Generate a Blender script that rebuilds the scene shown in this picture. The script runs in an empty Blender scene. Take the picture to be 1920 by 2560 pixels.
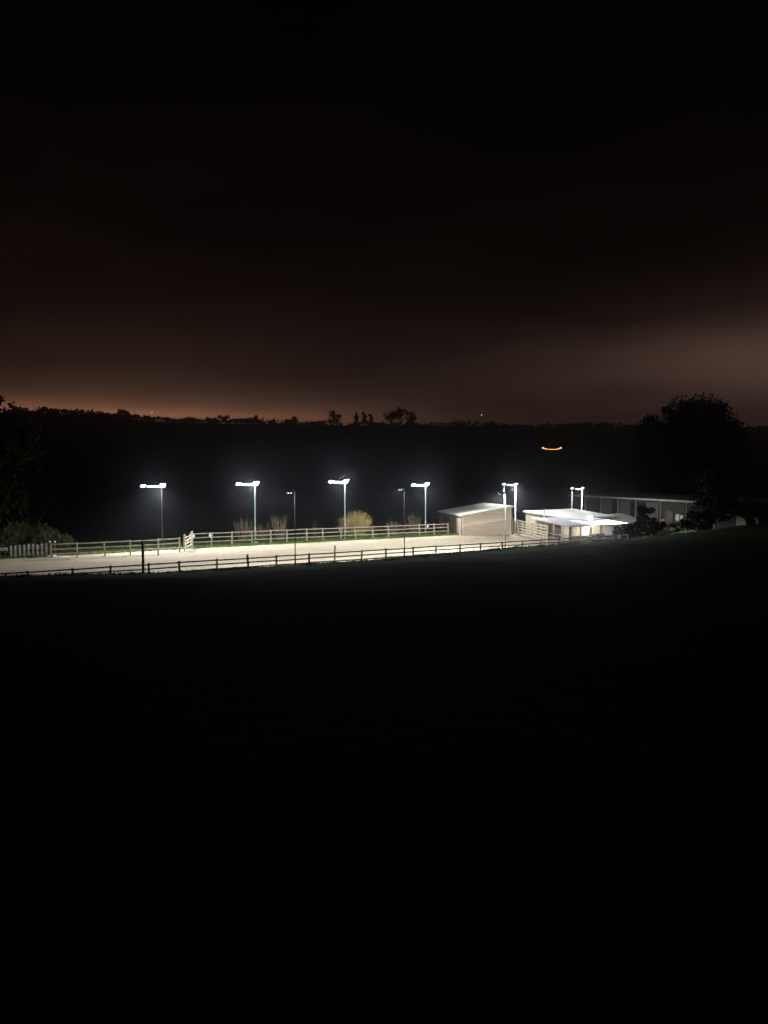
import bpy, bmesh, math, random
from mathutils import Vector, Matrix
random.seed(7)
R = math.radians
scn = bpy.context.scene
COL = scn.collection

# ------------------------------------------------------------------ camera
F, CX, CY, HOR = 1925.0, 960.0, 1280.0, 1185.0
CAMZ = 7.2
PITCH = math.atan((CY - HOR) / F)
FW = Vector((0, math.cos(PITCH), -math.sin(PITCH)))
UP = Vector((0, math.sin(PITCH), math.cos(PITCH)))
RT = Vector((1, 0, 0))
CAM = Vector((0, 0, CAMZ))
def ray(px, py): return FW * F + RT * (px - CX) + UP * (CY - py)
def on_z(px, py, z=0.0):
    d = ray(px, py); return CAM + d * ((z - CAMZ) / d.z)
def on_y(px, py, y):
    d = ray(px, py); return CAM + d * (y / d.y)

cam = bpy.data.cameras.new('camera')
cam.sensor_fit = 'VERTICAL'; cam.sensor_height = 24; cam.lens = 24 * F / 2560
cam.clip_end = 5000; cam.clip_start = 0.1
co = bpy.data.objects.new('camera', cam); COL.objects.link(co)
co.location = CAM; co.rotation_euler = (math.pi / 2 - PITCH, 0, 0)
scn.camera = co

# arena axes: u runs along the arena to the right and away, v across it away from the camera
ANG = R(32)
EU = Vector((math.cos(ANG), math.sin(ANG), 0)); EV = Vector((-math.sin(ANG), math.cos(ANG), 0))
def W(u, v, z=0.0): return EU * u + EV * v + Vector((0, 0, z))
def UV(p): return p.x * EU.x + p.y * EU.y, p.x * EV.x + p.y * EV.y

# ------------------------------------------------------------------ materials
def mat(name, base, rough=0.8, var=0.25, scale=4.0, bump=0.0, bscale=30, spec=0.3, metal=0.0, col2=None, stretch=None):
    m = bpy.data.materials.new(name); m.use_nodes = True
    n, l = m.node_tree.nodes, m.node_tree.links
    b = n['Principled BSDF']
    b.inputs['Roughness'].default_value = rough
    b.inputs['Metallic'].default_value = metal
    b.inputs['Specular IOR Level'].default_value = spec
    tc = n.new('ShaderNodeTexCoord')
    mp = n.new('ShaderNodeMapping'); l.new(tc.outputs['Object'], mp.inputs['Vector'])
    if stretch: mp.inputs['Scale'].default_value = stretch
    no = n.new('ShaderNodeTexNoise'); no.inputs['Scale'].default_value = scale; no.inputs['Detail'].default_value = 6
    l.new(mp.outputs['Vector'], no.inputs['Vector'])
    cr = n.new('ShaderNodeValToRGB')
    c2 = col2 or tuple(c * (1 + var) for c in base)
    c1 = base if col2 else tuple(c * (1 - var) for c in base)
    cr.color_ramp.elements[0].position = 0.3; cr.color_ramp.elements[1].position = 0.7
    cr.color_ramp.elements[0].color = (*c1, 1); cr.color_ramp.elements[1].color = (*c2, 1)
    l.new(no.outputs['Fac'], cr.inputs['Fac']); l.new(cr.outputs['Color'], b.inputs['Base Color'])
    if bump:
        n2 = n.new('ShaderNodeTexNoise'); n2.inputs['Scale'].default_value = bscale; n2.inputs['Detail'].default_value = 8
        l.new(tc.outputs['Object'], n2.inputs['Vector'])
        bp = n.new('ShaderNodeBump'); bp.inputs['Strength'].default_value = bump; bp.inputs['Distance'].default_value = 0.05
        l.new(n2.outputs['Fac'], bp.inputs['Height']); l.new(bp.outputs['Normal'], b.inputs['Normal'])
    return m
def emis(name, col, strength):
    m = bpy.data.materials.new(name); m.use_nodes = True
    n, l = m.node_tree.nodes, m.node_tree.links
    n.remove(n['Principled BSDF'])
    e = n.new('ShaderNodeEmission'); e.inputs['Color'].default_value = (*col, 1); e.inputs['Strength'].default_value = strength
    l.new(e.outputs[0], n['Material Output'].inputs['Surface'])
    return m

M = {}
M['field'] = mat('field_grass', (.030, .052, .018), .95, scale=.35, bump=1.0, bscale=5, spec=.03, col2=(.085, .115, .040))
M['field'].node_tree.nodes['Principled BSDF'].inputs['Specular Tint'].default_value = (.65, 1, .5, 1)
M['verge'] = mat('lit_verge_grass', (.055, .085, .022), .95, scale=.9, bump=.8, bscale=9, spec=.05, col2=(.12, .15, .05))  # lighter copy of the field grass, brightened in colour to look lit
M['grass'] = mat('grass_blades', (.07, .115, .030), .8, scale=.5, spec=.2, col2=(.13, .17, .05))
M['sand'] = mat('arena_sand', (.40, .335, .235), .95, scale=.35, bump=.5, bscale=5, spec=.05, col2=(.46, .39, .28))
_m = M['sand']; _n, _l = _m.node_tree.nodes, _m.node_tree.links
_bs = _n['Principled BSDF']; _src = _bs.inputs['Base Color'].links[0].from_socket
_tc = _n.new('ShaderNodeTexCoord'); _mp = _n.new('ShaderNodeMapping'); _mp.inputs['Rotation'].default_value = (0, 0, -ANG); _mp.inputs['Scale'].default_value = (.12, 1.5, 1)
_l.new(_tc.outputs['Object'], _mp.inputs['Vector'])
_t1 = _n.new('ShaderNodeTexNoise'); _t1.inputs['Scale'].default_value = 1.3; _t1.inputs['Detail'].default_value = 4; _l.new(_mp.outputs[0], _t1.inputs['Vector'])
_t2 = _n.new('ShaderNodeTexVoronoi'); _t2.inputs['Scale'].default_value = 1.6; _l.new(_tc.outputs['Object'], _t2.inputs['Vector'])
_r = _n.new('ShaderNodeMapRange'); _r.inputs['From Min'].default_value = .3; _r.inputs['From Max'].default_value = .7; _r.inputs['To Min'].default_value = .80; _r.inputs['To Max'].default_value = 1.10; _l.new(_t1.outputs['Fac'], _r.inputs['Value'])
_r2 = _n.new('ShaderNodeMapRange'); _r2.inputs['From Min'].default_value = .05; _r2.inputs['From Max'].default_value = .35; _r2.inputs['To Min'].default_value = .82; _r2.inputs['To Max'].default_value = 1.0; _l.new(_t2.outputs['Distance'], _r2.inputs['Value'])
_x = _n.new('ShaderNodeMath'); _x.operation = 'MULTIPLY'; _l.new(_r.outputs[0], _x.inputs[0]); _l.new(_r2.outputs[0], _x.inputs[1])
_v = _n.new('ShaderNodeVectorMath'); _v.operation = 'SCALE'; _l.new(_src, _v.inputs[0]); _l.new(_x.outputs[0], _v.inputs['Scale']); _l.new(_v.outputs[0], _bs.inputs['Base Color'])
M['wood_far'] = mat('weathered_timber', (.20, .175, .125), .85, scale=3, col2=(.36, .32, .24), bump=.3)
M['wood_dark'] = mat('dark_creosote_timber', (.075, .055, .045), .85, scale=3, col2=(.13, .10, .085), bump=.3)
M['wood_near'] = mat('grey_brown_timber', (.34, .29, .25), .8, scale=3, col2=(.48, .42, .37), bump=.3)
M['wood_pale'] = mat('pale_timber', (.36, .31, .22), .85, scale=3, col2=(.52, .46, .34), bump=.3)
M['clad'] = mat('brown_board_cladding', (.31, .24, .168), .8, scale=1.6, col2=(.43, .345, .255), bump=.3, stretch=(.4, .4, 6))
M['clad_shade'] = mat('shaded_side_cladding', (.13, .10, .075), .8, scale=1.6, col2=(.20, .155, .115), bump=.3, stretch=(.4, .4, 6))  # front boards darkened for the side walls; shade put into the colour
M['roof'] = mat('pale_fibre_cement_roof', (.64, .635, .55), .6, scale=.9, col2=(.76, .755, .66), spec=.4)
M['roof_dull'] = mat('mossy_fibre_cement_roof', (.22, .23, .19), .8, scale=.9, col2=(.32, .33, .28))
M['roof_white'] = mat('white_metal_roof', (.60, .61, .66), .45, scale=1.2, col2=(.74, .75, .80), spec=.5)
M['wall_tan'] = mat('tan_stable_wall', (.26, .21, .15), .85, scale=1.3, col2=(.36, .30, .22), bump=.2)
M['wall_white'] = mat('whitewashed_wall', (.52, .48, .42), .85, scale=1.3, col2=(.66, .62, .55), bump=.2)
M['wall_grey'] = mat('grey_barn_boarding', (.05, .043, .037), .85, scale=1.0, col2=(.085, .073, .063), bump=.2)
M['wall_pale'] = mat('pale_barn_panel', (.11, .095, .085), .85, scale=1.0, col2=(.16, .14, .125))
M['dark'] = mat('shade_and_cable_black', (.02, .018, .016), .95)  # near-black standing for shade inside the barn bays
M['galv'] = mat('galvanised_steel', (.45, .48, .47), .45, var=.12, scale=3, metal=.6, spec=.5)
M['polepaint'] = mat('pale_green_painted_steel', (.27, .36, .31), .6, var=.08, scale=3)
M['shadesteel'] = mat('shaded_pole_steel', (.04, .042, .046), .8, var=.12, scale=3, spec=.2)  # near-black so unlit poles stay dark; shade is in the colour
M['housing'] = mat('grey_lamp_housing', (.10, .10, .11), .5, var=.1)
M['white'] = mat('white_paint', (.68, .68, .64), .6, var=.08, scale=4)
M['bark'] = mat('dark_bark', (.06, .048, .038), .95, scale=2, bump=.5)
M['leaf_dark'] = mat('dark_foliage', (.014, .017, .009), .95, scale=.4, col2=(.028, .031, .016), spec=.03)
M['leaf_green'] = mat('green_foliage', (.045, .065, .018), .8, scale=.7, col2=(.09, .12, .035), spec=.2)
M['twig'] = mat('brown_twigs', (.16, .135, .085), .9, scale=1.5, col2=(.25, .21, .13))
M['gold'] = mat('golden_twigs', (.30, .225, .075), .9, scale=1.5, col2=(.46, .36, .14))
M['lens'] = emis('floodlight_lens', (.93, .95, 1), 50)
M['lens_far'] = emis('weaker_floodlight_lens', (.93, .93, 1), 12)
M['lens_dim'] = emis('dim_floodlight_lens', (.93, .95, 1), 7)
M['lens_wall'] = emis('wall_floodlight_lens', (.93, .95, 1), 40)
M['amber'] = emis('amber_streak', (1, .42, .10), 6)
M['amber_far'] = emis('far_amber_lamp', (1, .5, .18), 1.6)

# ------------------------------------------------------------------ mesh helpers
def tri_basis(d):
    d = d.normalized(); a = Vector((0, 0, 1)) if abs(d.z) < .9 else Vector((1, 0, 0))
    s = d.cross(a).normalized(); return s, s.cross(d).normalized()
def box(bm, c, ax, ay, az, sx, sy, sz):
    """box centred at c with axes ax, ay, az and full sizes"""
    vs = []
    for i in (-1, 1):
        for j in (-1, 1):
            for k in (-1, 1):
                vs.append(bm.verts.new(c + ax * (i * sx / 2) + ay * (j * sy / 2) + az * (k * sz / 2)))
    for f in ((0, 1, 3, 2), (4, 6, 7, 5), (0, 4, 5, 1), (2, 3, 7, 6), (0, 2, 6, 4), (1, 5, 7, 3)):
        bm.faces.new([vs[q] for q in f])
def bar(bm, a, b, w, h):
    """rectangular bar from a to b, w across, h tall"""
    d = (b - a); L = d.length; d.normalize()
    s, t = tri_basis(d)
    box(bm, (a + b) / 2, d, s, t, L, w, h)
def tube(bm, pts, rad, n=8):
    rings = []
    for i, p in enumerate(pts):
        d = (pts[min(i + 1, len(pts) - 1)] - pts[max(i - 1, 0)])
        s, t = tri_basis(d); r = rad[i] if isinstance(rad, (list, tuple)) else rad
        rings.append([bm.verts.new(p + s * (r * math.cos(2 * math.pi * k / n)) + t * (r * math.sin(2 * math.pi * k / n))) for k in range(n)])
    for a, b in zip(rings, rings[1:]):
        for k in range(n): bm.faces.new((a[k], a[(k + 1) % n], b[(k + 1) % n], b[k]))
    bm.faces.new(rings[0][::-1]); bm.faces.new(rings[-1])
def slab(bm, quad, th):
    """quad (4 points) extruded th downwards along its normal"""
    n = (quad[1] - quad[0]).cross(quad[3] - quad[0]).normalized()
    if n.z < 0: n = -n
    top = [bm.verts.new(p) for p in quad]; bot = [bm.verts.new(p - n * th) for p in quad]
    bm.faces.new(top); bm.faces.new(bot[::-1])
    for k in range(4): bm.faces.new((top[k], top[(k + 1) % 4], bot[(k + 1) % 4], bot[k]))
def wallpoly(bm, pts, th, nrm):
    a = [bm.verts.new(p) for p in pts]; b = [bm.verts.new(p - nrm * th) for p in pts]
    n = len(pts)
    bm.faces.new(a); bm.faces.new(b[::-1])
    for k in range(n): bm.faces.new((a[k], a[(k + 1) % n], b[(k + 1) % n], b[k]))
def mk(name, bm, m, parent=None, bevel=0.0, origin=None, smooth=False):
    bmesh.ops.recalc_face_normals(bm, faces=bm.faces)
    if origin is not None: bmesh.ops.translate(bm, verts=bm.verts, vec=-origin)
    me = bpy.data.meshes.new(name); bm.to_mesh(me); bm.free(); me.materials.append(m)
    if smooth:
        for p in me.polygons: p.use_smooth = True
    o = bpy.data.objects.new(name, me); COL.objects.link(o)
    if bevel:
        b = o.modifiers.new('bevel', 'BEVEL'); b.width = bevel; b.segments = 2; b.limit_method = 'ANGLE'
    if origin is not None: o.location = origin
    if parent: o.parent = parent
    return o
def tag(o, label=None, cat=None, group=None, kind=None):
    for k, v in (('label', label), ('category', cat), ('group', group), ('kind', kind)):
        if v: o[k] = v
    return o
def thing(name, loc, label, cat, group=None):
    o = bpy.data.objects.new(name, None); COL.objects.link(o); o.location = loc; o.empty_display_size = .3
    return tag(o, label, cat, group)
def B(): return bmesh.new()
def cp(o, parent=None):
    c = o.copy(); COL.objects.link(c); c.parent = parent
    for ch in list(o.children): cp(ch, c)
    return c
XA, YA, ZA = Vector((1, 0, 0)), Vector((0, 1, 0)), Vector((0, 0, 1))

# ------------------------------------------------------------------ terrain
def ss(a, b, x):
    t = max(0, min(1, (x - a) / (b - a))); return t * t * (3 - 2 * t)
def lerp_tab(tab, x):
    if x <= tab[0][0]: return tab[0][1]
    for (a, fa), (b, fb) in zip(tab, tab[1:]):
        if x <= b: return fa + (fb - fa) * (x - a) / (b - a)
    return tab[-1][1]
CREST = [(-30, 2.0), (5, 1.45), (15, .98), (30, .95), (44, 1.18), (56, 1.25), (64, 1.5), (80, 1.8), (110, 1.6)]
def wob(x, y, s):
    return math.sin(x * .7 / s + 1.3) * math.cos(y * .9 / s + .4) + .5 * math.sin(x * 1.9 / s + y * 1.3 / s)
RIDGE = [(-400, 58), (-260, 55), (-150, 48), (0, 43), (170, 43), (300, 40), (450, 37)]
def hgt(x, y):
    u, v = x * EU.x + y * EU.y, x * EV.x + y * EV.y
    crest = lerp_tab(CREST, u)
    # rise behind the arena and far hill
    if v > 48:
        # drop off from the crest to the arena floor, then level
        z = crest * (1 - ss(47.6, 50.3, v))
        if v > 78: z -= 1.5 * ss(78, 120, v)
        right = ss(60, 75, u)
        z = z * (1 - right) + right * (crest * (1 - ss(48, 62, v)) - .6 * ss(55, 66, v))
    else:
        t = max(0.0, v) / 48.0
        z = 5.6 + (crest - 5.6) * t
        if v < 0: z = 5.6 - v * .03
        z += .05 * wob(x, y, 3) * (1 if v < 44 else .6)
    if y > 150:
        z += lerp_tab(RIDGE, x) * ss(140, 620, y) * (1 - ss(640, 900, y) * .6)
        z += 1.2 * wob(x, y, 40) * ss(150, 300, y)
    return z
def axis(vals):
    out = []
    for a, b, s in vals:
        k = a
        while k < b - 1e-6: out.append(k); k += s
    out.append(vals[-1][1]); return out
bm = B()
us = axis([(-420, -60, 30), (-60, -20, 5), (-20, 80, 1.25), (80, 140, 5), (140, 900, 30)])
vs_ = axis([(-260, -40, 30), (-40, 40, 2.5), (40, 53, .5), (53, 85, 2), (85, 160, 6), (160, 900, 24)])
grid = []
for v in vs_:
    row = []
    for u in us:
        p = W(u, v); p.z = hgt(p.x, p.y); row.append(bm.verts.new(p))
    grid.append(row)
for a, b in zip(grid, grid[1:]):
    for k in range(len(us) - 1): bm.faces.new((a[k], a[k + 1], b[k + 1], b[k]))
g = mk('ground', bm, M['field'], smooth=True); tag(g, kind='structure')

# arena sheet
bm = B()
V0, V1, U0, U1 = 50.4, 72.0, -2.0, 62.5
nu, nv = 130, 44
rows = []
for j in range(nv + 1):
    r_ = []
    for i in range(nu + 1):
        u = U0 + (U1 - U0) * i / nu; v = V0 + (V1 - V0) * j / nv
        edge = .12 * wob(u, v * 0, 1.2) if j in (0, nv) else 0
        r_.append(bm.verts.new(W(u, v + edge, .045 + random.uniform(-.012, .012))))
    rows.append(r_)
for a, b in zip(rows, rows[1:]):
    for k in range(nu): bm.faces.new((a[k], a[k + 1], b[k + 1], b[k]))
a = mk('riding_arena_surface', bm, M['sand'], smooth=True); tag(a, kind='structure')

# strip of rough grass under the far rails, lit look put into its colour
bm = B(); rows = []
for j in range(13):
    rows.append([bm.verts.new(W(4 + i * .6, (71.75 if j == 0 else 71.7 + j * .62), .025 + .10 * ss(0, 3, j) + random.uniform(-.03, .03) * (j > 0) - .45 * ss(9, 12, j))) for i in range(100)])
for a_, b_ in zip(rows, rows[1:]):
    for k in range(99): bm.faces.new((a_[k], a_[k + 1], b_[k + 1], b_[k]))
tag(mk('grass_verge', bm, M['verge'], smooth=True), kind='structure')

# grass (uncountable)
def blades(bm, p, n, spread, h0, h1):
    for _ in range(n):
        q = Vector((p.x + random.gauss(0, spread), p.y + random.gauss(0, spread), 0)); q.z = hgt(q.x, q.y) - .02
        h = random.uniform(h0, h1); a = random.uniform(0, 6.28); w = random.uniform(.012, .03)
        s = Vector((math.cos(a), math.sin(a), 0)); lean = Vector((random.gauss(0, .3), random.gauss(0, .3), 1)) * h
        m_ = q + lean * .55
        v = [bm.verts.new(q - s * w), bm.verts.new(q + s * w), bm.verts.new(m_ + s * w * .7), bm.verts.new(m_ - s * w * .7), bm.verts.new(q + lean + Vector((random.gauss(0, .1), 0, -.02)))]
        bm.faces.new(v[:4]); bm.faces.new((v[3], v[2], v[4]))
bm = B()
for _ in range(900):
    blades(bm, W(random.uniform(-4, 68), random.uniform(44.5, 49.2)), 9, .22, .08, .24)
for _ in range(2000):
    blades(bm, W(random.uniform(6, 64), 72.0 + 5.5 * random.random() ** 1.5), 9, .25, .1, .38)
tag(mk('grass', bm, M['grass']), 'short grass along the bank and behind the far rails', 'grass', kind='stuff')

# ------------------------------------------------------------------ fences
def fence(name, label, pts, rails, post_h, spacing, m, post_w=.13, rail_w=.05, rail_h=.1, tall=None, group=None, zoff=0.0):
    """post and rail fence following world points; every post and every rail is its own child"""
    base = pts[0].copy()
    root = thing(name, base, label, 'fence', group)
    Ltot = sum((b - a).length for a, b in zip(pts, pts[1:]))
    n = max(1, round(Ltot / spacing))
    def along(s):
        for a, b in zip(pts, pts[1:]):
            L = (b - a).length
            if s <= L + 1e-6: return a.lerp(b, s / L), (b - a).normalized()
            s -= L
        return pts[-1].copy(), (pts[-1] - pts[-2]).normalized()
    locs = []
    for k in range(n + 1):
        s = Ltot * k / n + (random.uniform(-.18, .18) if 0 < k < n else 0)
        p, d = along(s); side = Vector((-d.y, d.x, 0))
        h = post_h * random.uniform(.99, 1.02) + (tall.get(k, 0) if tall else 0)
        bm = B(); tilt = Vector((random.gauss(0, .03), random.gauss(0, .03), 1)).normalized()
        w = post_w * random.uniform(.92, 1.1)
        box(bm, p - base + tilt * (h / 2 - .15), d, side, tilt, w, w, h + .3)
        mk('post', bm, m, root, bevel=.012)
        locs.append((p, d, side))
    for ht in rails:
        bm = B()
        for (p, d, sd), (q, _, _) in zip(locs, locs[1:]):
            off = sd * (-(post_w + rail_w) / 2 * 1.02)
            j = Vector((0, 0, random.gauss(0, .012)))
            bar(bm, p - base + off + ZA * ht + j - d * .03, q - base + off + ZA * ht + Vector((0, 0, random.gauss(0, .012))) + d * .03, rail_w, rail_h)
        mk('rail', bm, m, root)
    return root

# near (camera side) fence, seen against the lit sand
fence('post_and_rail_fence', 'dark three rail fence along the near edge of the lit arena, against the black bank',
      [W(-3, 50.6, .0), W(15, 50.9), W(58, 51.2, .0)], (1.27, .98, .66), 1.36, 2.35, M['wood_near'], post_w=.11, rail_w=.035, rail_h=.088, tall={10: .18, 13: .45})
# far fence, right run and left run
fl = [on_y(478, 1345, 74.9), on_y(1120, 1340, 90.2)]
fl = [Vector((p.x, p.y, .12)) for p in fl]
fence('post_and_rail_fence', 'pale three rail fence along the far side of the arena below the floodlights', fl, (1.24, .84, .42), 1.34, 2.0, M['wood_far'])
ll = [Vector((-28.2, 65.0, .02)), Vector((-21.8, 67.9, .08)), Vector((-18.7, 70.2, .1))]
fence('post_and_rail_fence', 'pale rail fence at the dim left end of the arena beside the white slats', ll, (1.22, .80, .38), 1.3, 2.1, M['wood_far'])
# gate joining the two runs
ga, gb = Vector((-18.4, 70.8, .1)), Vector((-18.6, 74.4, .12))
gr = thing('field_gate', ga, 'pale timber gate standing open at a slant between the two far rail fences', 'gate')
for p in (ga, gb):
    bm = B(); box(bm, p - ga + ZA * .72, XA, YA, ZA, .16, .16, 1.65); mk('post', bm, M['wood_pale'], gr, bevel=.015)
gd = (gb - ga).normalized()
bm = B()
bm.free()
for h in (.3, .6, .9, 1.2):
    bm = B(); bar(bm, gd * .14 + ZA * h, gb - ga - gd * .14 + ZA * h, .045, .1); mk('bar', bm, M['wood_pale'], gr)
bm = B(); bar(bm, gd * .16 + ZA * .28 + XA * -.05, gb - ga - gd * .16 + ZA * 1.2 + XA * -.05, .04, .09); mk('brace', bm, M['wood_pale'], gr)

# end fence between the board shed and the stable
ea = Vector((15.6, 93.0, 0)); eb = Vector((17.1, 80.5, 0))
fence('board_fence', 'tall pale six rail fence running from the brown shed towards the near fence', [ea, eb], (.22, .52, .82, 1.12, 1.42, 1.72), 1.85, 2.1, M['wood_pale'], post_w=.14, rail_h=.13)

# stout timber post near the left
p = on_y(358, 1420, 49.9); p.z = 0.1
bm = B(); box(bm, ZA * 1.2, XA, YA, ZA, .16, .15, 3.0); box(bm, ZA * 2.73, XA, YA, ZA, .20, .19, .06)
o = mk('timber_post', bm, M['wood_pale'], bevel=.03); o.location = p
tag(o, 'stout dark timber post rising above the near fence towards the left', 'post')

# white slatted panel
pp = [on_y(28 + 11.0 * k, 1396 - .25 * k, 65.4 + .55 * k * .4) for k in range(9)]
base = pp[0].copy(); base.z = .0
pr = thing('picket_panel', base, 'white panel of upright slats at the dim far left of the arena', 'fence panel')
for k, q in enumerate(pp):
    bm = B(); z0 = .06; h = 1.05 + random.uniform(-.04, .06)
    d = Vector((q.x - base.x, q.y - base.y, 0))
    box(bm, d + ZA * (z0 + h / 2), XA, YA, ZA, random.uniform(.14, .2), .03, h); mk('slat', bm, M['white'], pr, bevel=.01)
d1 = Vector((pp[-1].x - base.x, pp[-1].y - base.y, 0))
for h in (.3, .85):
    bm = B(); bar(bm, ZA * h + YA * .045 - XA * .1, d1 + ZA * h + YA * .045 + XA * .1, .05, .08); mk('rail', bm, M['wood_dark'], pr)
# jump stand beside it
q = on_y(131, 1394, 67.0); q.z = .04
jr = thing('jump_stand', q, 'dark framed jump stand with white caps beside the white slatted panel', 'jump stand')
for s in (-.22, .22):
    bm = B(); box(bm, XA * s + ZA * .6, XA, YA, ZA, .07, .07, 1.2); mk('post', bm, M['wood_dark'], jr)
    bm = B(); box(bm, XA * s + ZA * 1.25, XA, YA, ZA, .16, .12, .12); mk('cap', bm, M['white'], jr, bevel=.02)
    bm = B(); box(bm, XA * s + ZA * .06 - YA * .1, XA, YA, ZA, .2, .5, .1); mk('foot', bm, M['white'], jr, bevel=.02)
for h in (.3, .7, 1.0):
    bm = B(); bar(bm, XA * -.2 + ZA * h, XA * .2 + ZA * h, .04, .06); mk('crossbar', bm, M['wood_dark'], jr)
q = on_y(88, 1397, 65.0); q.z = .12
bm = B(); tube(bm, [Vector((0, 0, 0)), Vector((1.6, .4, 0)), Vector((3.2, .8, 0))], .05, 10)
o = mk('jump_pole', bm, M['white'], smooth=True); o.location = q - Vector((.6, 0, 0))
tag(o, 'white pole lying on the sand at the foot of the white slats', 'jump pole')
# white block at the left frame edge
q = on_y(2, 1373, 65); bm = B()
wz = q.copy(); wz.z = .05
jb = thing('jump_block', wz, 'white plank jump wing cut off by the left edge of the picture', 'jump wing')
bm = B(); box(bm, ZA * (q.z - .05), XA, YA, ZA, 1.1, .06, .26); mk('plank', bm, M['white'], jb, bevel=.02)
for s in (-.4, .3):
    bm = B(); box(bm, XA * s + ZA * .45 + YA * .06, XA, YA, ZA, .07, .05, .9); mk('leg', bm, M['wood_dark'], jb)

# marker discs / boards on the far fence
def marker(px, py, Y, r, label, round_=True):
    p = on_y(px, py, Y)
    bm = B()
    if round_:
        tube(bm, [Vector((0, .03, 0)), Vector((0, 0, 0)), Vector((0, -.03, 0))], [r, r * 1.04, r], 20)
    else:
        box(bm, Vector((0, 0, 0)), XA, YA, ZA, r * 1.6, .03, r * 1.7)
    o = mk('marker_board', bm, M['white'], bevel=.008); o.location = p
    tag(o, label, 'marker', 'white markers on the far rails')
marker(527, 1338, 75.95, .19, 'round white marker on the top rail at the left of the far fence')
marker(484, 1340, 74.75, .14, 'small round white marker at the left end of the far fence')
marker(850, 1324, 83.35, .13, 'white marker on the top rail in front of the golden bush', False)
marker(1069, 1316, 88.6, .14, 'square white marker at the foot of the mast next to the shed', False)
marker(887, 1336, 84.15, .09, 'tiny white marker low on a post right of the golden bush', False)

# ------------------------------------------------------------------ lights (real lamps in the fittings)
def flood(name, loc, power, facing, cut0, cut1, stray, col=(.93, .96, 1.0), parent=None, size=.25, beam=(-.1, .4)):
    """lamp with a floodlight's photometric curve: full below cut1, stray above cut0 (sine of elevation), biased to 'facing'"""
    L = bpy.data.lights.new(name, 'POINT'); L.energy = power; L.shadow_soft_size = size; L.color = col
    L.use_nodes = True
    n, l = L.node_tree.nodes, L.node_tree.links
    e = n['Emission']
    ge = n.new('ShaderNodeNewGeometry')
    neg = n.new('ShaderNodeVectorMath'); neg.operation = 'SCALE'; neg.inputs['Scale'].default_value = -1; l.new(ge.outputs['Incoming'], neg.inputs[0])
    inc = neg.outputs[0]
    sx = n.new('ShaderNodeSeparateXYZ'); l.new(inc, sx.inputs[0])
    mr = n.new('ShaderNodeMapRange'); mr.interpolation_type = 'SMOOTHSTEP'
    l.new(sx.outputs['Z'], mr.inputs['Value'])
    mr.inputs['From Min'].default_value = cut0; mr.inputs['From Max'].default_value = cut1
    mr.inputs['To Min'].default_value = stray; mr.inputs['To Max'].default_value = 1
    if facing:
        dt = n.new('ShaderNodeVectorMath'); dt.operation = 'DOT_PRODUCT'
        dt.inputs[1].default_value = facing; l.new(ge.outputs['Incoming'], dt.inputs[0])
        m2 = n.new('ShaderNodeMapRange'); m2.interpolation_type = 'SMOOTHSTEP'; l.new(dt.outputs['Value'], m2.inputs['Value'])
        m2.inputs['From Min'].default_value = beam[0]; m2.inputs['From Max'].default_value = beam[1]
        m2.inputs['To Min'].default_value = .05; m2.inputs['To Max'].default_value = 1
        mu = n.new('ShaderNodeMath'); mu.operation = 'MULTIPLY'
        l.new(mr.outputs[0], mu.inputs[0]); l.new(m2.outputs[0], mu.inputs[1]); l.new(mu.outputs[0], e.inputs['Strength'])
    else:
        l.new(mr.outputs[0], e.inputs['Strength'])
    o = bpy.data.objects.new(name, L); COL.objects.link(o); o.location = loc
    if parent: o.parent = parent
    return o

# ------------------------------------------------------------------ floodlight masts
# local frame: x = along the arena (EU), y = across it (EV); rotated by ANG
def lamp_head(parent, x, z, w, h, face, lens_m, tilt=50):
    """face = -1 looks to -y (towards the camera), +1 to +y"""
    t = R(tilt)
    nrm = Vector((0, face * math.cos(t), -math.sin(t))); upv = Vector((0, face * math.sin(t), math.cos(t)))
    c = Vector((x, face * .10, z))
    bm = B(); box(bm, c - nrm * .05, XA, upv, nrm, w, h, .10)
    for k in range(5): box(bm, c - nrm * .13 + XA * (w * (k - 2) / 5.5), XA, upv, nrm, .02, h * .8, .06)
    hd = mk('floodlight', bm, M['housing'], parent)
    bm = B(); box(bm, c + nrm * .008, XA, upv, nrm, w * .92, h * .88, .014)
    mk('lens', bm, lens_m, hd)
    bm = B(); box(bm, Vector((x, face * .02, z + .03)), XA, YA, ZA, .05, .16, .05); mk('bracket', bm, M['galv'], hd)
    return hd
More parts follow.
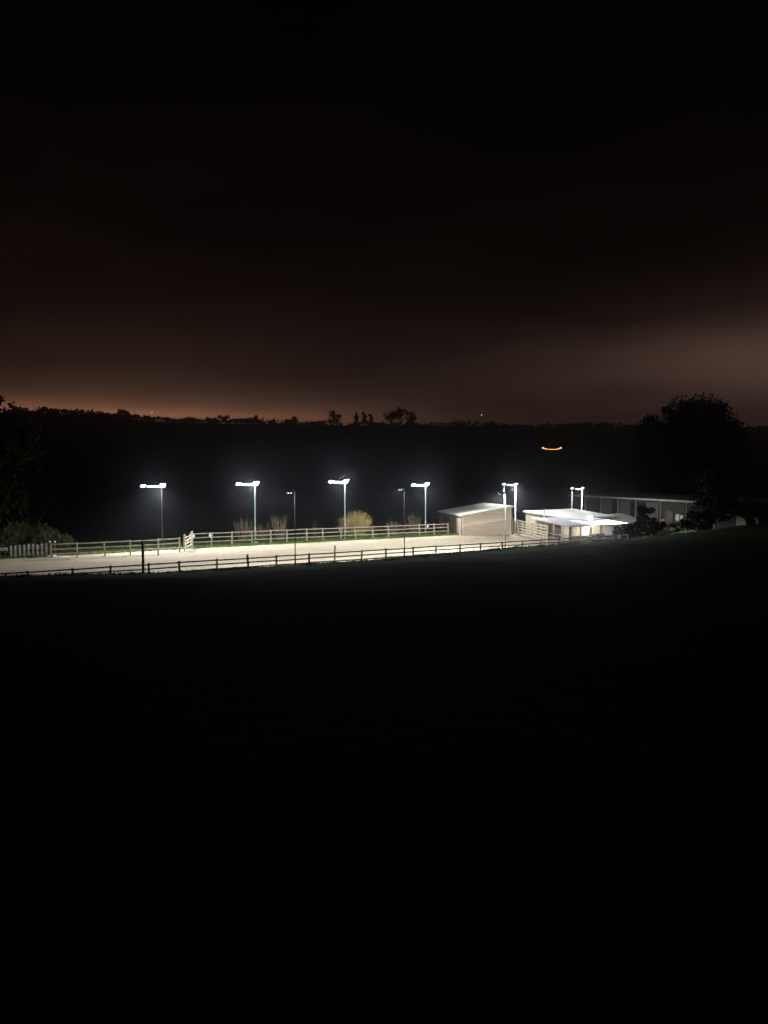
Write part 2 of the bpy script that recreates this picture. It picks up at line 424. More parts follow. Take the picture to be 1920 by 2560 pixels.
def mast(loc, label, H, kind, group, pm='shadesteel'):
    r = thing('floodlight_mast', loc, label, 'floodlight mast', group); r.rotation_euler.z = ANG
    if kind == 'near':
        bm = B(); tube(bm, [ZA * -.3, ZA * 1.2, ZA * 1.25, ZA * H], [.055, .055, .036, .032], 12); mk('pole', bm, M[pm], r, smooth=True)
        bm = B(); tube(bm, [Vector((0, 0, H - .06)), Vector((-.15, 0, H + .03)), Vector((-.42, .05, H + .02))], .03, 8); mk('arm', bm, M['galv'], r)
        lamp_head(r, -.42, H - .03, .42, .30, 1, M['lens'], 55)
    else:
        bm = B(); tube(bm, [ZA * -.3, ZA * 1.6, ZA * 1.66, ZA * H], [.095, .095, .06, .05], 14); mk('pole', bm, M[pm], r, smooth=True)
        bm = B(); box(bm, ZA * .06, XA, YA, ZA, .34, .34, .03); mk('base_plate', bm, M['galv'], r)
        bm = B(); tube(bm, [Vector((.22, 0, H)), Vector((-1, 0, H - .02)), Vector((-2.15, 0, H))], .045, 10); mk('crossbar', bm, M['polepaint'] if kind == 'far' else M['white'], r, smooth=True)  # added bar, shaped after the smeared streak of a single lamp
        if kind == 'far':
            for x, w, h in ((.06, .58, .58), (-.56, .50, .20), (-1.14, .50, .19), (-1.78, .50, .34)): lamp_head(r, x, H + .02 + (.06 if x > 0 else .03 if x < -1.5 else -.02), w, h, -1, M['lens' if pm != 'shadesteel' else 'lens_far'])  # first head is the lamp, the rest are added to draw its streak
        else:
            bm = B(); tube(bm, [Vector((-1.9, 0, -.3)), Vector((-1.9, 0, 1.6)), Vector((-1.9, 0, H - .02))], [.05, .05, .035], 12); mk('pole', bm, M['white'], r, smooth=True)['label'] = 'added thin pole for the smeared double of the mast, under the left end'  # added pole drawing the smeared double of the lit mast pole
            for x in (0.02, -2.0): lamp_head(r, x, H + .1, .42, .30, -1, M['lens_dim'], 62)  # left head added for the far end of the lamp smear
    return r
GM = 'floodlight masts along the far side of the arena'
far = [
    (404, 74.6, 1216, 'far', 'leftmost far floodlight mast, its lamp streak drawn by an added bar of lamps over darkness', 2.4),
    (637, 79.0, 1211, 'far', 'pale green floodlight mast rising out of the bare brown shrubs', 1.0),
    (862, 84.4, 1205, 'far', 'floodlight mast standing behind the golden bush', 1.0),
    (1064, 89.8, 1213, 'far', 'floodlight mast standing close to the left of the brown shed', 1.0),
    (1289, 96.0, 1212, 'dim', 'slender mast with an added crossbar drawing its smeared lamp light just right of the brown shed', 1.1),
    (1455, 105.0, 1222, 'dim', 'slender mast with an added thin crossbar for its smeared lamp light, rising above the stable roofs', .4),
]
NFACE = (-EV.x, -EV.y, 0)
POW = 4200
for px, Y, py, kind, label, k in far:
    p = on_y(px, py, Y); H = p.z; b = p.copy(); b.z = 0.1 if Y < 100 else -.6
    r = mast(b, label, H - b.z, kind, GM, 'shadesteel' if px < 500 else 'polepaint' if px < 1200 else 'white')  # pole colour also carries how brightly each pole is lit
    flood('flood_lamp', Vector((-.55, -.42, H - b.z - .05)), POW * k, NFACE if kind == 'far' else ((-.6, .8, 0) if px > 1400 else None), .06 if kind == 'far' else .0, .32 if kind == 'far' else .16, .04 if px > 500 else .01, parent=r, **(dict(beam=(-.98, -.6)) if px > 1400 else {}))
near = [
    (437, 50.9, 1222, 'slim dark mast on the near fence line closest to the left timber post'),
    (737, 55.6, 1228, 'slim mast in front of the gap between brown shrubs and golden bush'),
    (1011, 61.0, 1221, 'slim hooked mast in front of the arena left of the shed mast'),
    (1264, 67.2, 1233, 'slim hooked mast standing in front of the brown shed wall'),
]
PF = (EV.x, EV.y, 0)
for px, Y, py, label in near[1:]:
    p = on_y(px, py, Y); b = p.copy(); b.z = 0
    r = mast(b, label, p.z, 'near', 'slim masts along the near fence', 'polepaint' if px > 1200 else 'shadesteel')  # near poles: shade put into dark steel, the brighter lit one paler
    flood('flood_lamp', Vector((-.42, .45, p.z - .15)), POW * (4.2 if px > 1200 else 1.4), PF, -.04, .16, .03, parent=r, beam=(.2, .7) if px > 1200 else (-.1, .4))
# ------------------------------------------------------------------ brown board shed
def building(name, label, cat, A, Bp, depth, hA, hB, hAb, hBb, z0, wallm, sidem, roofm, over=.25, boards=True, rafters=True, open_front=False, open_side=False, roof_th=.08):
    """front wall from A (left) to Bp (right); heights of eaves at front-left/right and back-left/right above z0"""
    A = Vector((A.x, A.y, z0)); Bp = Vector((Bp.x, Bp.y, z0))
    d = (Bp - A).normalized(); n = Vector((-d.y, d.x, 0))
    if n.y < 0: n = -n
    root = thing(name, A, label, cat)
    L = (Bp - A).length
    P = lambda s, t, h: d * s + n * t + ZA * h
    def roof_h(s, t):
        a = s / L; b = t / depth
        return (hA * (1 - a) + hB * a) * (1 - b) + (hAb * (1 - a) + hBb * a) * b
    th = .06
    if not open_front:
        bm = B(); wallpoly(bm, [P(0, 0, -.2), P(L, 0, -.2), P(L, 0, roof_h(L, 0) - .1), P(0, 0, roof_h(0, 0) - .1)], -th, -n)
        w = mk('wall', bm, wallm, root); w['label'] = 'front wall facing the arena'
        if boards:
            bm = B(); k = 0; h = .05
            while h < max(hA, hB) - .16:
                # a weatherboard runs where the sloping top leaves room
                s0 = 0.0
                if hB > hA and h + .17 > hA - .1: s0 = L * (h + .17 - (hA - .1)) / (hB - hA)
                if s0 < L - .3:
                    jj = random.uniform(-.006, .006)
                    c = P((s0 + L) / 2, -.022 - .014 + jj, h + .085)
                    tiltz = (ZA + n * .09).normalized()
                    box(bm, c, d, n, tiltz, L - s0 - .02, .022, .178)
                h += .172
            mk('cladding', bm, wallm, root)
    bm = B(); wallpoly(bm, [P(0, th, -.2), P(0, depth, -.2), P(0, depth, roof_h(0, depth) - .1), P(0, th, roof_h(0, th) - .1)], -th, -d)
    if not open_side: mk('wall', bm, sidem, root)['label'] = 'left side wall running back'
    else: bm.free()
    bm = B(); wallpoly(bm, [P(L, th, -.2), P(L, depth, -.2), P(L, depth, roof_h(L, depth) - .1), P(L, th, roof_h(L, th) - .1)], -th, d); mk('wall', bm, sidem, root)
    bm = B(); wallpoly(bm, [P(0, depth, -.2), P(L, depth, -.2), P(L, depth, roof_h(L, depth) - .1), P(0, depth, roof_h(0, depth) - .1)], -th, n); mk('wall', bm, sidem, root)
    # corrugated roof sheet, ridges running from front to back
    bm = B(); ns = int((L + 2 * over) / .10); rows_ = [[], []]
    lift = .035
    for i in range(ns + 1):
        s = -over + (L + 2 * over) * i / ns
        for j, t in enumerate((-over, depth + over)):
            rows_[j].append(bm.verts.new(P(s, t, roof_h(s, t) + (.022 if i % 2 else -.022) + lift)))
    for i in range(ns): bm.faces.new((rows_[0][i], rows_[0][i + 1], rows_[1][i + 1], rows_[1][i]))
    ro = mk('roof', bm, roofm, root)
    so = ro.modifiers.new('thick', 'SOLIDIFY'); so.thickness = .03; so.offset = -1
    # fascia boards
    bm = B(); bar(bm, P(-over, -over + .02, roof_h(-over, -over) - .06), P(L + over, -over + .02, roof_h(L + over, -over) - .06), .03, .12)
    mk('fascia', bm, M['wood_pale'], root)
    bm = B(); bar(bm, P(-over + .02, -over, roof_h(-over, -over) - .06), P(-over + .02, depth + over, roof_h(-over, depth + over) - .06), .03, .12)
    mk('fascia', bm, M['wood_pale'], root)
    if rafters:
        for i in range(6):
            s = L * (i + .5) / 6
            bm = B(); box(bm, P(s, -.14, roof_h(s, 0) - .16), d, n, ZA, .07, .2, .12); mk('rafter_end', bm, M['wood_dark'], root)
    return root, P, d, n, L, roof_h
SA = on_z(1157, 1340); SB = on_z(1276, 1338)
shed, P, d, n, L, rh = building('board_shed', 'brown horizontally boarded shed with a pale sloping roof at the end of the far fence', 'shed',
    SA, SB, 10.0, 2.42, 3.35, 2.42, 3.35, 0, M['clad'], M['clad_shade'], M['roof'])
# corner boards; added side panels paint the lit and darker wall stretches
for s in (0.0, L):
    bm = B(); box(bm, P(s, -.06, rh(s, 0) / 2 - .1), d, n, ZA, .14, .06, rh(s, 0) - .15); mk('corner_board', bm, M['wood_pale'], shed)
bm = B(); box(bm, P(-.045, 1.4, 1.0), d, n, ZA, .05, 1.6, 2.0)
mk('door', bm, M['wood_pale'], shed)['label'] = 'pale panel added for the lit front stretch of the side wall'
bm = B(); box(bm, P(-.045, 6.6, 1.05), d, n, ZA, .05, 2.6, 2.1)
mk('door', bm, M['wood_dark'], shed)['label'] = 'dark panel added for the darker stretch towards the back'
# gutter end at the right eave
bm = B(); tube(bm, [P(L + .30, -.28, rh(L, 0) + .02), P(L + .30, 10.2, rh(L, 10) + .02)], .06, 8); mk('gutter', bm, M['white'], shed)
bm = B(); tube(bm, [P(L + .27, -.2, rh(L, 0)), P(L + .16, -.08, rh(L, 0) - .4), P(L + .16, -.08, .1)], .04, 8); mk('downpipe', bm, M['wood_dark'], shed)
bm = B(); box(bm, P(L - .62, -.075, .98), d, n, ZA, .85, .04, 1.9); mk('door', bm, M['clad'], shed)['label'] = 'boarded door at the right end of the front wall'

# ------------------------------------------------------------------ stable with white canopy
CA = Vector((19.9, 82.2, 0)); CB = Vector((26.4, 84.6, 0))
can, P, d, n, L, rh = building('open_stable', 'low open fronted stable under a brilliantly lit white roof', 'stable',
    CA, CB, 6.8, 2.28, 2.32, 2.62, 2.66, -.6, M['wall_tan'], M['wall_tan'], M['roof_white'], over=.3, boards=False, rafters=False, open_front=True, open_side=True)
for s, w, m in ((.06, .26, 'wood_dark'), (1.35, .12, 'wood_pale'), (2.6, .12, 'wood_pale'), (3.9, .26, 'wood_dark'), (5.4, .12, 'wood_pale'), (L - .08, .16, 'wood_pale')):
    bm = B(); box(bm, P(s, .04, 1.05), d, n, ZA, w, .12, 2.2); mk('post', bm, M[m], can)
for t in (1.6, 3.2, 4.9, 6.7):
    bm = B(); box(bm, P(.06, t, 1.1), d, n, ZA, .13, .13, 2.3); mk('post', bm, M['wood_pale'], can)
# half height boarding, inner partitions and pale back panels
for s0, s1 in ((.2, 1.28), (1.42, 2.53), (2.67, 3.75), (4.05, 5.33), (5.47, L - .17)):
    bm = B(); box(bm, P((s0 + s1) / 2, .05, .55), d, n, ZA, s1 - s0, .05, 1.1); mk('half_wall', bm, M['wall_tan'], can)
    bm = B(); box(bm, P((s0 + s1) / 2, .05, 1.13), d, n, ZA, s1 - s0, .09, .05); mk('ledge', bm, M['wood_pale'], can)
for s0, s1, m in ((.2, 1.28, 'wall_white'), (1.42, 2.53, 'wall_tan'), (2.67, 3.75, 'wall_tan'), (4.05, 5.33, 'wall_tan'), (5.47, L - .2, 'wall_white')):
    bm = B(); box(bm, P((s0 + s1) / 2, 1.7, 1.05), d, n, ZA, s1 - s0 + .1, .05, 2.1); mk('inner_wall', bm, M[m], can)
for t0, t1 in ((.15, 1.5), (1.7, 3.1), (3.3, 4.8), (5.0, 6.6)):
    for h in (.35, .75, 1.15):
        bm = B(); bar(bm, P(.06, t0, h), P(.06, t1, h), .04, .12); mk('side_rail', bm, M['wood_pale'], can)
# back building with a second roof
QA = Vector((21.6, 91.6, 0)); QB = Vector((28.4, 95.2, 0))
bk, P2, d2, n2, L2, rh2 = building('stable_block', 'stable block with a pale mossy roof behind the white roofed stable', 'stable',
    QA, QB, 7.4, 2.62, 2.60, 3.05, 3.15, -.6, M['wall_tan'], M['wall_tan'], M['roof'], over=.3, rafters=False)
for s in (1.3, 5.0):
    bm = B(); box(bm, P2(s, -.06, 1.0), d2, n2, ZA, 1.1, .05, 2.0); dr = mk('door', bm, M['wood_dark'], bk)
    bm = B(); box(bm, P2(s + .4, -.1, 1.0), d2, n2, ZA, .04, .04, .16); mk('handle', bm, M['galv'], dr)
bm = B(); tube(bm, [P2(-.7, 3, 2.3), P2(-.7, 3, 3.55)], .07, 10); fl_ = mk('flue', bm, M['white'], bk)
# lean-to on its right
LA = Vector((28.9, 92.2, 0)); LB = Vector((31.8, 93.2, 0))
lt, P3, d3, n3, L3, rh3 = building('lean_to', 'dull grey lean-to roof right of the white stable, half behind dark bushes', 'lean-to',
    LA, LB, 5.0, 1.95, 2.05, 2.6, 2.75, -.6, M['wall_grey'], M['wall_grey'], M['roof_dull'], over=.2, boards=False, rafters=False)
# wall floodlight on the stable block
wp = CA + d * 3.9 + n * 2.0 + ZA * (rh(3.9, 2.0) - .6 + .56)
wr = thing('roof_floodlight', wp, 'brilliant small floodlight standing on the white stable roof and glaring off it', 'floodlight')
bm = B(); box(bm, Vector((0, .04, 0)), XA, YA, ZA, .5, .1, .36); mk('housing', bm, M['housing'], wr)
bm = B(); box(bm, Vector((0, -.02, 0)), XA, YA, ZA, .44, .02, .3); mk('lens', bm, M['lens_wall'], wr)
bm = B(); bar(bm, Vector((0, .06, -.1)), Vector((0, .06, -.58)), .05, .05); mk('bracket', bm, M['galv'], wr)
flood('flood_lamp', Vector((0, -.16, .12)), 24000, None, .02, .15, .004, col=(.86, .88, 1), parent=wr, size=.12)
# yard lamp under the stable roof
yl = thing('bulkhead_lamp', CA + d * 3.2 + n * .6 + ZA * 1.5, 'lit bulkhead lamp under the front edge of the white stable roof', 'lamp')
bm = B(); box(bm, Vector((0, 0, .03)), XA, YA, ZA, .4, .16, .05); mk('housing', bm, M['white'], yl)
bm = B(); box(bm, Vector((0, 0, -.02)), XA, YA, ZA, .34, .12, .05); mk('diffuser', bm, M['lens_dim'], yl)
Lp = bpy.data.lights.new('bulkhead', 'POINT'); Lp.energy = 320; Lp.shadow_soft_size = .1; Lp.color = (1, .93, .80)
lo = bpy.data.objects.new('bulkhead', Lp); COL.objects.link(lo); lo.parent = yl; lo.location = (0, -.05, -.25)

# white gate by the bank at the right
gp = on_y(1515, 1356, 78); gp.z = hgt(gp.x, gp.y)
wg = thing('metal_gate', gp, 'small white gate with an open square frame in front of the dark bushes', 'gate')
top = on_y(1548, 1337, 78).z - gp.z
sc = 78 / F
def gx(px): return (px - 1515) * sc
bm = B(); box(bm, Vector((gx(1531), 0, top - .38)), XA, YA, ZA, gx(1545) - gx(1516), .04, .6); mk('panel', bm, M['wall_grey'], wg)
bm = B(); box(bm, Vector((gx(1548.5), 0, top / 2)), XA, YA, ZA, .2, .12, top); mk('post', bm, M['white'], wg)
bm = B()
for a_, b_ in (((1555, top), (1569, top)), ((1569, top + .02), (1569, 0)), ((1552, top - .72), (1569, top - .72))):
    bar(bm, Vector((gx(a_[0]), 0, a_[1])), Vector((gx(b_[0]), 0, b_[1])), .08, .08)
mk('frame', bm, M['white'], wg)

# ------------------------------------------------------------------ long barn
BA = Vector((32.0, 130.0, 0)); BB = Vector((43.6, 89.5, 0))
bd = (BB - BA).normalized(); bn = Vector((bd.y, -bd.x, 0))   # outward normal towards the yard
if bn.x > 0: bn = -bn
BL = (BB - BA).length
barn = thing('long_barn', BA, 'long unlit barn with a pale eave line at the right behind the dark bushes', 'barn')
PB = lambda s, t, h: bd * s - bn * t + ZA * h
EH = 3.55
bm = B(); wallpoly(bm, [PB(0, 0, -1), PB(BL, 0, -1), PB(BL, 0, EH), PB(0, 0, EH)], .1, bn); mk('wall', bm, M['wall_grey'], barn)
bm = B(); slab(bm, [PB(-.5, -.5, EH + .1), PB(BL + .5, -.5, EH + .1), PB(BL + .5, 9, EH + .55), PB(-.5, 9, EH + .55)], .1); mk('roof', bm, M['roof_dull'], barn)
bm = B(); tube(bm, [PB(-.5, -.56, EH + .04), PB(BL + .5, -.56, EH + .04)], .14, 8); mk('gutter', bm, M['white'], barn)
k = 0
for s0, s1, h0, h1, m in ((9.5, 11.5, 1.2, 3.3, 'wall_pale'), (14, 16.5, .8, 3.2, 'wall_pale'), (20.5, 23.4, 1.0, 3.2, 'wall_pale'), (25.0, 26.6, .6, 2.2, 'wall_pale'), (38.6, 40.2, .3, 3.0, 'wall_pale')):
    bm = B(); box(bm, PB((s0 + s1) / 2, -.05, (h0 + h1) / 2), bd, bn, ZA, s1 - s0, .08, h1 - h0); mk('panel', bm, M[m], barn)
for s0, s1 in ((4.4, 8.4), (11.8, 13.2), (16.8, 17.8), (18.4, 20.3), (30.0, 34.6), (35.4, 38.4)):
    bm = B(); box(bm, PB((s0 + s1) / 2, -.04, 1.2), bd, bn, ZA, s1 - s0, .06, 3.6); mk('shade_panel', bm, M['dark'], barn)  # dark panels on the solid wall paint the shade of open bays
for s0, h0, h1, m in ((24.1, .3, 1.0, 'wood_pale'), (27.2, .9, 1.8, 'white'), (28.1, .7, 1.7, 'white'), (28.1, -.1, .5, 'white'), (30.6, .5, 1.2, 'wall_pale')):
    bm = B(); box(bm, PB(s0 + .35, -.06, (h0 + h1) / 2), bd, bn, ZA, .7, .1, h1 - h0); mk('hatch', bm, M[m], barn)
for s in (4, 8.8, 13.4, 18, 24, 29.5, 35, 41):
    bm = B(); box(bm, PB(s, -.1, EH / 2 - .5), bd, bn, ZA, .18, .18, EH + 1); mk('post', bm, M['wood_far'], barn)

# ------------------------------------------------------------------ vegetation
def leafcloud(bm, c, rx, ry, rz, n, s0, s1, gap=.0):
    for _ in range(n):
        while True:
            q = Vector((random.uniform(-1, 1), random.uniform(-1, 1), random.uniform(-1, 1)))
            if .25 < q.length < 1: break
        p = c + Vector((q.x * rx, q.y * ry, q.z * rz))
        s = random.uniform(s0, s1)
        a = Vector((random.gauss(0, 1), random.gauss(0, 1), random.gauss(0, 1))).normalized()
        b = a.orthogonal().normalized(); e = a.cross(b)
        t = random.uniform(.5, 1)
        bm.faces.new([bm.verts.new(p + b * s), bm.verts.new(p + e * s * t), bm.verts.new(p - b * s), bm.verts.new(p - e * s * t * .8)])
def tree(name, label, base, H, W_, cat='tree', group=None, leaf='leaf_dark', clumps=26, per=70, ls=(.12, .3), trunk_frac=.3, lean=0.0, cf=(.14, .30)):
    r = thing(name, base, label, cat, group)
    bm = B(); tr = max(.12, H * .022)
    fork = H * trunk_frac
    tube(bm, [ZA * -.4, ZA * (fork * .5) + XA * lean * .3, ZA * fork + XA * lean], [tr * 1.3, tr, tr * .8], 10)
    cr = B()
    ctr = Vector((lean, 0, H * (trunk_frac + 1) / 2)); rz = H * (1 - trunk_frac) / 2
    for k in range(clumps):
        while True:
            q = Vector((random.uniform(-1, 1), random.uniform(-1, 1), random.uniform(-1, 1)))
            if .3 < q.length < 1: break
        c = ctr + Vector((q.x * W_ / 2 * .82, q.y * W_ / 2 * .82, q.z * rz * .86))
        if k < 12:
            mid = Vector((lean, 0, fork)).lerp(c, .5) + Vector((0, 0, -.04 * H))
            tube(bm, [Vector((lean, 0, fork * .9)), mid, c], [tr * .5, tr * .3, tr * .1], 6)
        cs = random.uniform(*cf) * min(W_, rz * 2)
        leafcloud(cr, c, cs, cs, cs * .8, per, *ls)
    mk('trunk', bm, M['bark'], r, smooth=True)
    mk('crown', cr, M[leaf], r)
    return r
def shrub(name, label, base, H, W_, m, n=260, leaf=None, nleaf=0, cat='shrub', group=None, upright=1.0, th=.012):
    r = thing(name, base, label, cat, group)
    bm = B(); tips = []
    for _ in range(n):
        a = random.uniform(0, 6.283); rr = math.sqrt(random.random()); 
        foot = Vector((math.cos(a), math.sin(a), 0)) * (rr * W_ * .22)
        hh = H * random.uniform(.45, 1.1) * (1 - .35 * rr * rr * (1.2 - upright * .6))
        tip = Vector((math.cos(a) * rr * W_ * .5, math.sin(a) * rr * W_ * .5, hh)) * 1.0 + Vector((random.gauss(0, .06), random.gauss(0, .06), 0)) * W_
        mid = foot.lerp(tip, .5) + Vector((random.gauss(0, .05), random.gauss(0, .05), .08 * H))
        t = random.uniform(.6, 1.3) * th
        tube(bm, [foot - ZA * .1, mid, tip], [t, t * .8, t * .35], 3)
        for _k in range(2):
            s = mid.lerp(tip, random.uniform(.1, .8)); e = s + Vector((random.gauss(0, .14), random.gauss(0, .14), random.uniform(.1, .3))) * (H * .6)
            tube(bm, [s, e], [t * .6, t * .25], 3)
            tips.append((s, e))
    mk('stems', bm, M[m], r)
    if nleaf:
        cr = B()
        for _ in range(nleaf):
            s, e = random.choice(tips); c = s.lerp(e, random.uniform(.1, 1.05)) + Vector((random.gauss(0, .05), random.gauss(0, .05), random.gauss(0, .05)))
            leafcloud(cr, c, .05, .05, .05, 1, .025, .075)
        mk('foliage', cr, M[leaf or m], r)
    return r
def gnd(px, Y):
    p = on_y(px, 1300, Y); p.z = hgt(p.x, p.y); return p
# shrubs behind the far fence
shrub('bare_shrub', 'tall bare brown shrub just left of the second mast', gnd(608, 80.6), 2.7, 2.3, 'twig', 75, upright=1.6, group='bare brown shrubs behind the far fence')
shrub('bare_shrub', 'bare brown shrub directly behind the second mast, its stems splayed low', gnd(655, 82.0), 2.0, 2.2, 'twig', 50, upright=1.6, group='bare brown shrubs behind the far fence')
shrub('bare_shrub', 'tallest bare brown shrub right of the second mast', gnd(698, 82.0), 3.0, 2.0, 'twig', 75, upright=1.6, group='bare brown shrubs behind the far fence')
shrub('bare_shrub', 'thin two pronged shrub alone between brown shrubs and golden bush', gnd(792, 83.8), 1.9, 1.0, 'twig', 14, group='bare brown shrubs behind the far fence')
shrub('golden_bush', 'rounded golden bush in front of the third mast', gnd(890, 86.3), 3.1, 3.9, 'gold', 460, leaf='gold', nleaf=3200, upright=.45)
shrub('bare_shrub', 'low sparse shrub with a green tip between golden bush and shed', gnd(982, 89.5), 2.0, 2.2, 'twig', 60, leaf='leaf_green', nleaf=160, group='bare brown shrubs behind the far fence')
shrub('bare_shrub', 'dusky low shrub tucked behind the fence left of the shed', gnd(1035, 93.0), 2.5, 2.4, 'twig', 80, group='bare brown shrubs behind the far fence')
# green shrubs at the left
for px, Y, H, w, lb in ((30, 69.0, 3.1, 4.4, 'broad dim green shrub at the left edge behind the white slats'), (105, 69.5, 2.7, 3.0, 'rounder green shrub behind the jump stand'), (150, 70.2, 1.8, 2.2, 'low yellow green shrub at the start of the left rail fence')):
    shrub('leafy_shrub', lb, gnd(px, Y), H, w, 'twig', 160, leaf='leaf_green', nleaf=4200, group='green shrubs at the left end', upright=.3)
# dark trees
def base_at(px, Y):
    p = on_y(px, 1300, Y); p.z = hgt(p.x, p.y); return p
tree('broadleaf_tree', 'tall black tree filling the left edge against the glowing sky', base_at(-15, 74), 14.6, 9.5, clumps=40, per=110, trunk_frac=.12, ls=(.15, .35), group='dark trees around the arena')
tree('broadleaf_tree', 'lower dark tree right of the tall one at the left edge', base_at(75, 100), 12.5, 9, clumps=34, per=90, trunk_frac=.12, ls=(.15, .35), group='dark trees around the arena')
tree('broadleaf_tree', 'big rounded dark tree standing above the barn at the right', base_at(1748, 150), 24.5, 16.5, clumps=120, per=230, trunk_frac=.16, ls=(.12, .30), cf=(.09, .2), group='dark trees around the arena')
tree('broadleaf_tree', 'lower rounded tree leaning against the left of the big tree above the barn', base_at(1655, 148), 21.6, 11, clumps=80, per=200, trunk_frac=.16, ls=(.12, .30), cf=(.09, .2), group='dark trees around the arena')
tree('broadleaf_tree', 'dark tree hiding the middle of the barn at the right', base_at(1788, 84), 6.6, 4.6, clumps=26, per=120, trunk_frac=.1, group='dark trees around the arena')
# bushes at the right
for px, Y, H, w, lb in ((1500, 79.5, 1.0, 3.0, 'lowest dark bush at the right end of the near fence'), (1565, 79, 2.0, 3.6, 'dark bush behind the small white gate'), (1625, 80, 2.75, 3.4, 'dark bush under the grey lean-to roof'), (1612, 92, 4.3, 2.0, 'narrow dark bush against the barn wall'), (1690, 86, 1.2, 3.4, 'low dark bush in front of the pale barn hatches'), (1745, 80, 2.5, 3.4, 'dark bush next to the tree that hides the barn'), (1870, 82, 3.0, 5.0, 'dark bush at the right edge below the barn')):
    b_ = base_at(px, Y); 
    tree('dark_bush', lb, b_, H, w, cat='bush', clumps=16, per=110, ls=(.08, .2), trunk_frac=.06, group='dark bushes at the right')

# ridge wood: one far off mass
bm = B()
for _ in range(520):
    x = random.uniform(-380, 430); y = random.uniform(560, 640)
    z = hgt(x, y); h = random.uniform(2.2, 4.2)
    leafcloud(bm, Vector((x, y, z + h * .55)), random.uniform(3, 7), random.uniform(3, 6), h * .55, 22, .7, 1.7)
tag(mk('ridge_woodland', bm, M['leaf_dark']), 'far off black woodland along the top of the hill', 'woodland', kind='stuff')
rt = [(836, 13, 11, 'round topped tree standing out left of the slim trio on the ridge'), (890, 12, 4, 'first slim tree of the trio on the ridge skyline'), (911, 13, 4.5, 'tallest slim tree of the trio on the ridge skyline'),
      (929, 11.5, 4, 'last slim tree of the trio, next to the broad ridge clump'), (978, 14, 10, 'left tree of the broad clump at the middle of the ridge'), (1003, 15, 12, 'tallest tree of the broad clump at the middle of the ridge'),
      (1030, 12, 9, 'right tree of the broad clump at the middle of the ridge'), (560, 7, 9, 'low rounded tree on the ridge under the brightest glow'), (640, 6.5, 5, 'small pointed tree on the ridge left of the round topped one'), (735, 7, 5, 'lone slender tree on the ridge between pointed and round ones'),
      (310, 7.5, 11, 'rounded tree on the ridge near the left amber lamp')]
for px, H, w, lb in rt:
    p = on_y(px, 1040, 585); p.z = hgt(p.x, p.y)
    tree('ridge_tree', lb, p, H, w, clumps=14, per=26, ls=(.5, 1.1), trunk_frac=.15, group='single trees on the ridge')
# far amber lamps
def far_lamp(px, py, Y, label):
    p = on_y(px, py, Y); b = p.copy(); b.z = min(hgt(p.x, p.y), p.z - 4)
    r = thing('street_lamp', b, label, 'street lamp', 'far amber lamps on the ridge')
    h = p.z - b.z
    bm = B(); tube(bm, [ZA * 0, ZA * h], [.12, .08], 8); mk('pole', bm, M['galv'], r)
    bm = B(); bmesh.ops.create_icosphere(bm, subdivisions=2, radius=.42); bmesh.ops.translate(bm, verts=bm.verts, vec=ZA * (h + .2)); mk('lamp', bm, M['amber_far'], r)
far_lamp(380, 1032, 550, 'tiny amber lamp on the ridge at the left under the glow')
far_lamp(1204, 1038, 550, 'tiny amber lamp on the ridge right of the broad clump')
# added amber bulbs shaped like the smeared trail of one hillside lamp
Y = 230
sp = [on_y(px, py, Y) for px, py in ((1357, 1119), (1366, 1122), (1380, 1123), (1393, 1122.5), (1402, 1119))]
b0 = sp[0].copy(); b0.z = hgt(b0.x, b0.y)
sl = thing('lamp_streak_bulbs', b0, 'sagging row of added amber bulbs drawing the smear of one hillside lamp', 'lamp streak')
for p in (sp[0], sp[-1]):
    q = p - b0; f = hgt(p.x, p.y) - b0.z
    bm = B(); bar(bm, Vector((q.x, q.y + .1, f - .2)), Vector((q.x, q.y + .1, q.z + .1)), .1, .1); mk('post', bm, M['wood_dark'], sl)  # added posts, there only to carry the streak of bulbs
bm = B(); tube(bm, [p - b0 for p in sp], .02, 6); mk('cable', bm, M['dark'], sl)
for k in range(13):
    t = k / 12 * 4; i = min(3, int(t)); p = sp[i].lerp(sp[i + 1], t - i) - b0
    bm = B(); bmesh.ops.create_icosphere(bm, subdivisions=2, radius=.17 if k in (0, 12) else .11); bmesh.ops.translate(bm, verts=bm.verts, vec=p - ZA * .08); mk('streak_bulb', bm, M['amber'], sl)

# ------------------------------------------------------------------ haze
bm = B()
lo_, hi_ = Vector((-700, -320, -6)), Vector((800, 1250, 82))
box(bm, (lo_ + hi_) / 2, XA, YA, ZA, *(hi_ - lo_))
hm = bpy.data.materials.new('night_haze'); hm.use_nodes = True
nn, ll_ = hm.node_tree.nodes, hm.node_tree.links
nn.remove(nn['Principled BSDF'])
pv = nn.new('ShaderNodeVolumePrincipled'); pv.inputs['Color'].default_value = (.86, .89, 1, 1)
pv.inputs['Density'].default_value = .0008; pv.inputs['Anisotropy'].default_value = .93
ll_.new(pv.outputs[0], nn['Material Output'].inputs['Volume'])
tag(mk('haze', bm, hm), kind='stuff')

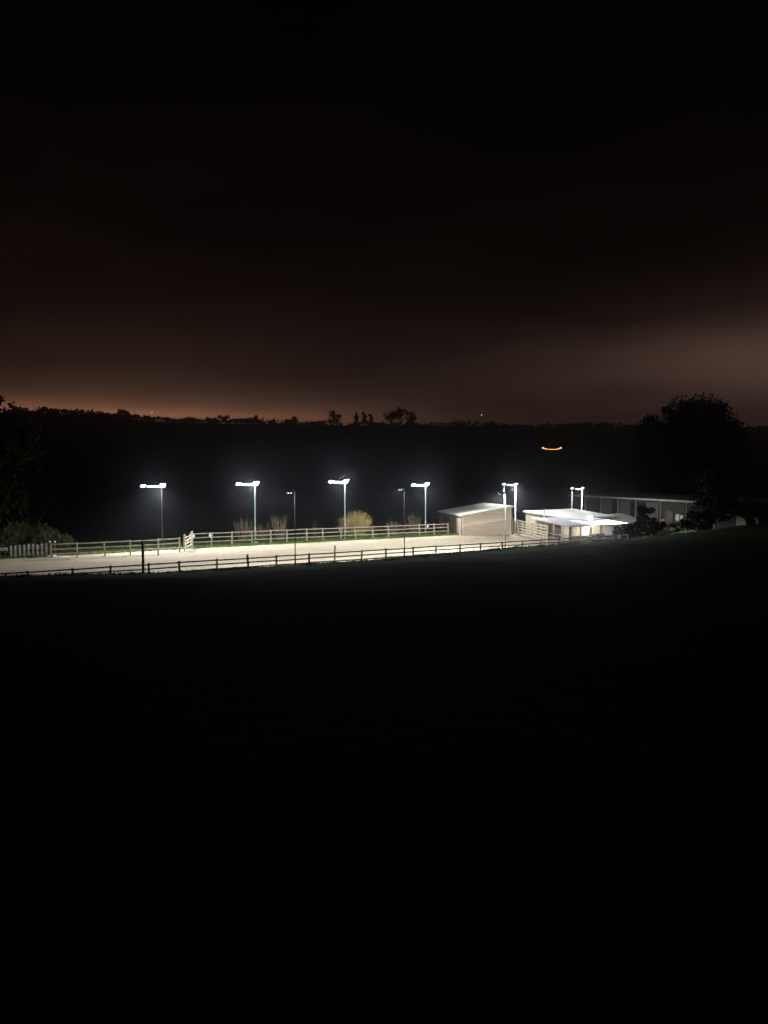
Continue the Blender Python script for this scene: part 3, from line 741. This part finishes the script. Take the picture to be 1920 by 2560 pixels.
# ------------------------------------------------------------------ night sky: sky texture far below the horizon plus town glow on low cloud
w = bpy.data.worlds.new('World'); scn.world = w; w.use_nodes = True
n, l = w.node_tree.nodes, w.node_tree.links
bg = n['Background']; bg.inputs['Strength'].default_value = 1
sky = n.new('ShaderNodeTexSky'); sky.sky_type = 'NISHITA'; sky.sun_disc = False
sky.sun_elevation = R(-8); sky.sun_rotation = R(-20)
tc = n.new('ShaderNodeTexCoord'); sp_ = n.new('ShaderNodeSeparateXYZ'); l.new(tc.outputs['Generated'], sp_.inputs[0])
def math_(op, a, b=None, c=None):
    m = n.new('ShaderNodeMath'); m.operation = op
    for i, v in enumerate((a, b, c)):
        if v is None: continue
        if isinstance(v, (int, float)): m.inputs[i].default_value = v
        else: l.new(v, m.inputs[i])
    return m.outputs[0]
X, Yo, Z = sp_.outputs
el = math_('MAXIMUM', Z, 0.0)
az = math_('ARCTAN2', X, Yo)            # radians, right positive
mp = n.new('ShaderNodeMapping'); mp.inputs['Scale'].default_value = (2.2, 2.2, 9.0)
l.new(tc.outputs['Generated'], mp.inputs[0])
cl = n.new('ShaderNodeTexNoise'); cl.inputs['Scale'].default_value = 1.6; cl.inputs['Detail'].default_value = 4
l.new(mp.outputs[0], cl.inputs['Vector'])
cloud = math_('MULTIPLY_ADD', cl.outputs['Fac'], 2.0, .02)
def gauss(x, c, s):
    t = math_('DIVIDE', math_('SUBTRACT', x, c), s)
    return math_('POWER', math.e, math_('MULTIPLY', math_('MULTIPLY', t, t), -1.0))
def expo(x, s): return math_('POWER', math.e, math_('MULTIPLY', x, -1.0 / s))
g_all = math_('MULTIPLY', expo(el, .16), .016)
e2 = math_('MAXIMUM', math_('SUBTRACT', el, .075), 0)
g_left = math_('MULTIPLY', math_('MULTIPLY', expo(e2, .012), gauss(az, -.37, .28)), .42)
g_left2 = math_('MULTIPLY', math_('MULTIPLY', expo(e2, .06), gauss(az, -.36, .28)), .016)
g_right = math_('MULTIPLY', math_('MULTIPLY', gauss(el, .125, .055), gauss(az, .56, .36)), .068)
tot = math_('MULTIPLY', math_('ADD', math_('ADD', g_all, g_left), math_('ADD', g_right, g_left2)), cloud)
mixc = n.new('ShaderNodeMix'); mixc.data_type = 'RGBA'; mixc.blend_type = 'MIX'
mixc.inputs['A'].default_value = (1.0, .56, .43, 1); mixc.inputs['B'].default_value = (1.0, .44, .24, 1)
l.new(math_('MULTIPLY', g_left, 9.0), mixc.inputs['Factor'])
sc_ = n.new('ShaderNodeVectorMath'); sc_.operation = 'SCALE'; l.new(mixc.outputs['Result'], sc_.inputs[0]); l.new(tot, sc_.inputs['Scale'])
sk = n.new('ShaderNodeVectorMath'); sk.operation = 'SCALE'; l.new(sky.outputs[0], sk.inputs[0]); sk.inputs['Scale'].default_value = .01
ad = n.new('ShaderNodeVectorMath'); ad.operation = 'ADD'; l.new(sc_.outputs[0], ad.inputs[0]); l.new(sk.outputs[0], ad.inputs[1])
l.new(ad.outputs[0], bg.inputs['Color'])

# ------------------------------------------------------------------ render settings
scn.view_settings.view_transform = 'Standard'; scn.view_settings.look = 'None'
scn.view_settings.exposure = 0; scn.view_settings.gamma = 1
c = scn.cycles
c.max_bounces = 5; c.diffuse_bounces = 3; c.glossy_bounces = 2; c.transmission_bounces = 2; c.volume_bounces = 0
c.use_denoising = True
try: c.denoiser = 'OPENIMAGEDENOISE'; c.denoising_input_passes = 'RGB_ALBEDO_NORMAL'
except Exception: pass
c.use_light_tree = True; c.sample_clamp_indirect = 3
scn.render.film_transparent = False
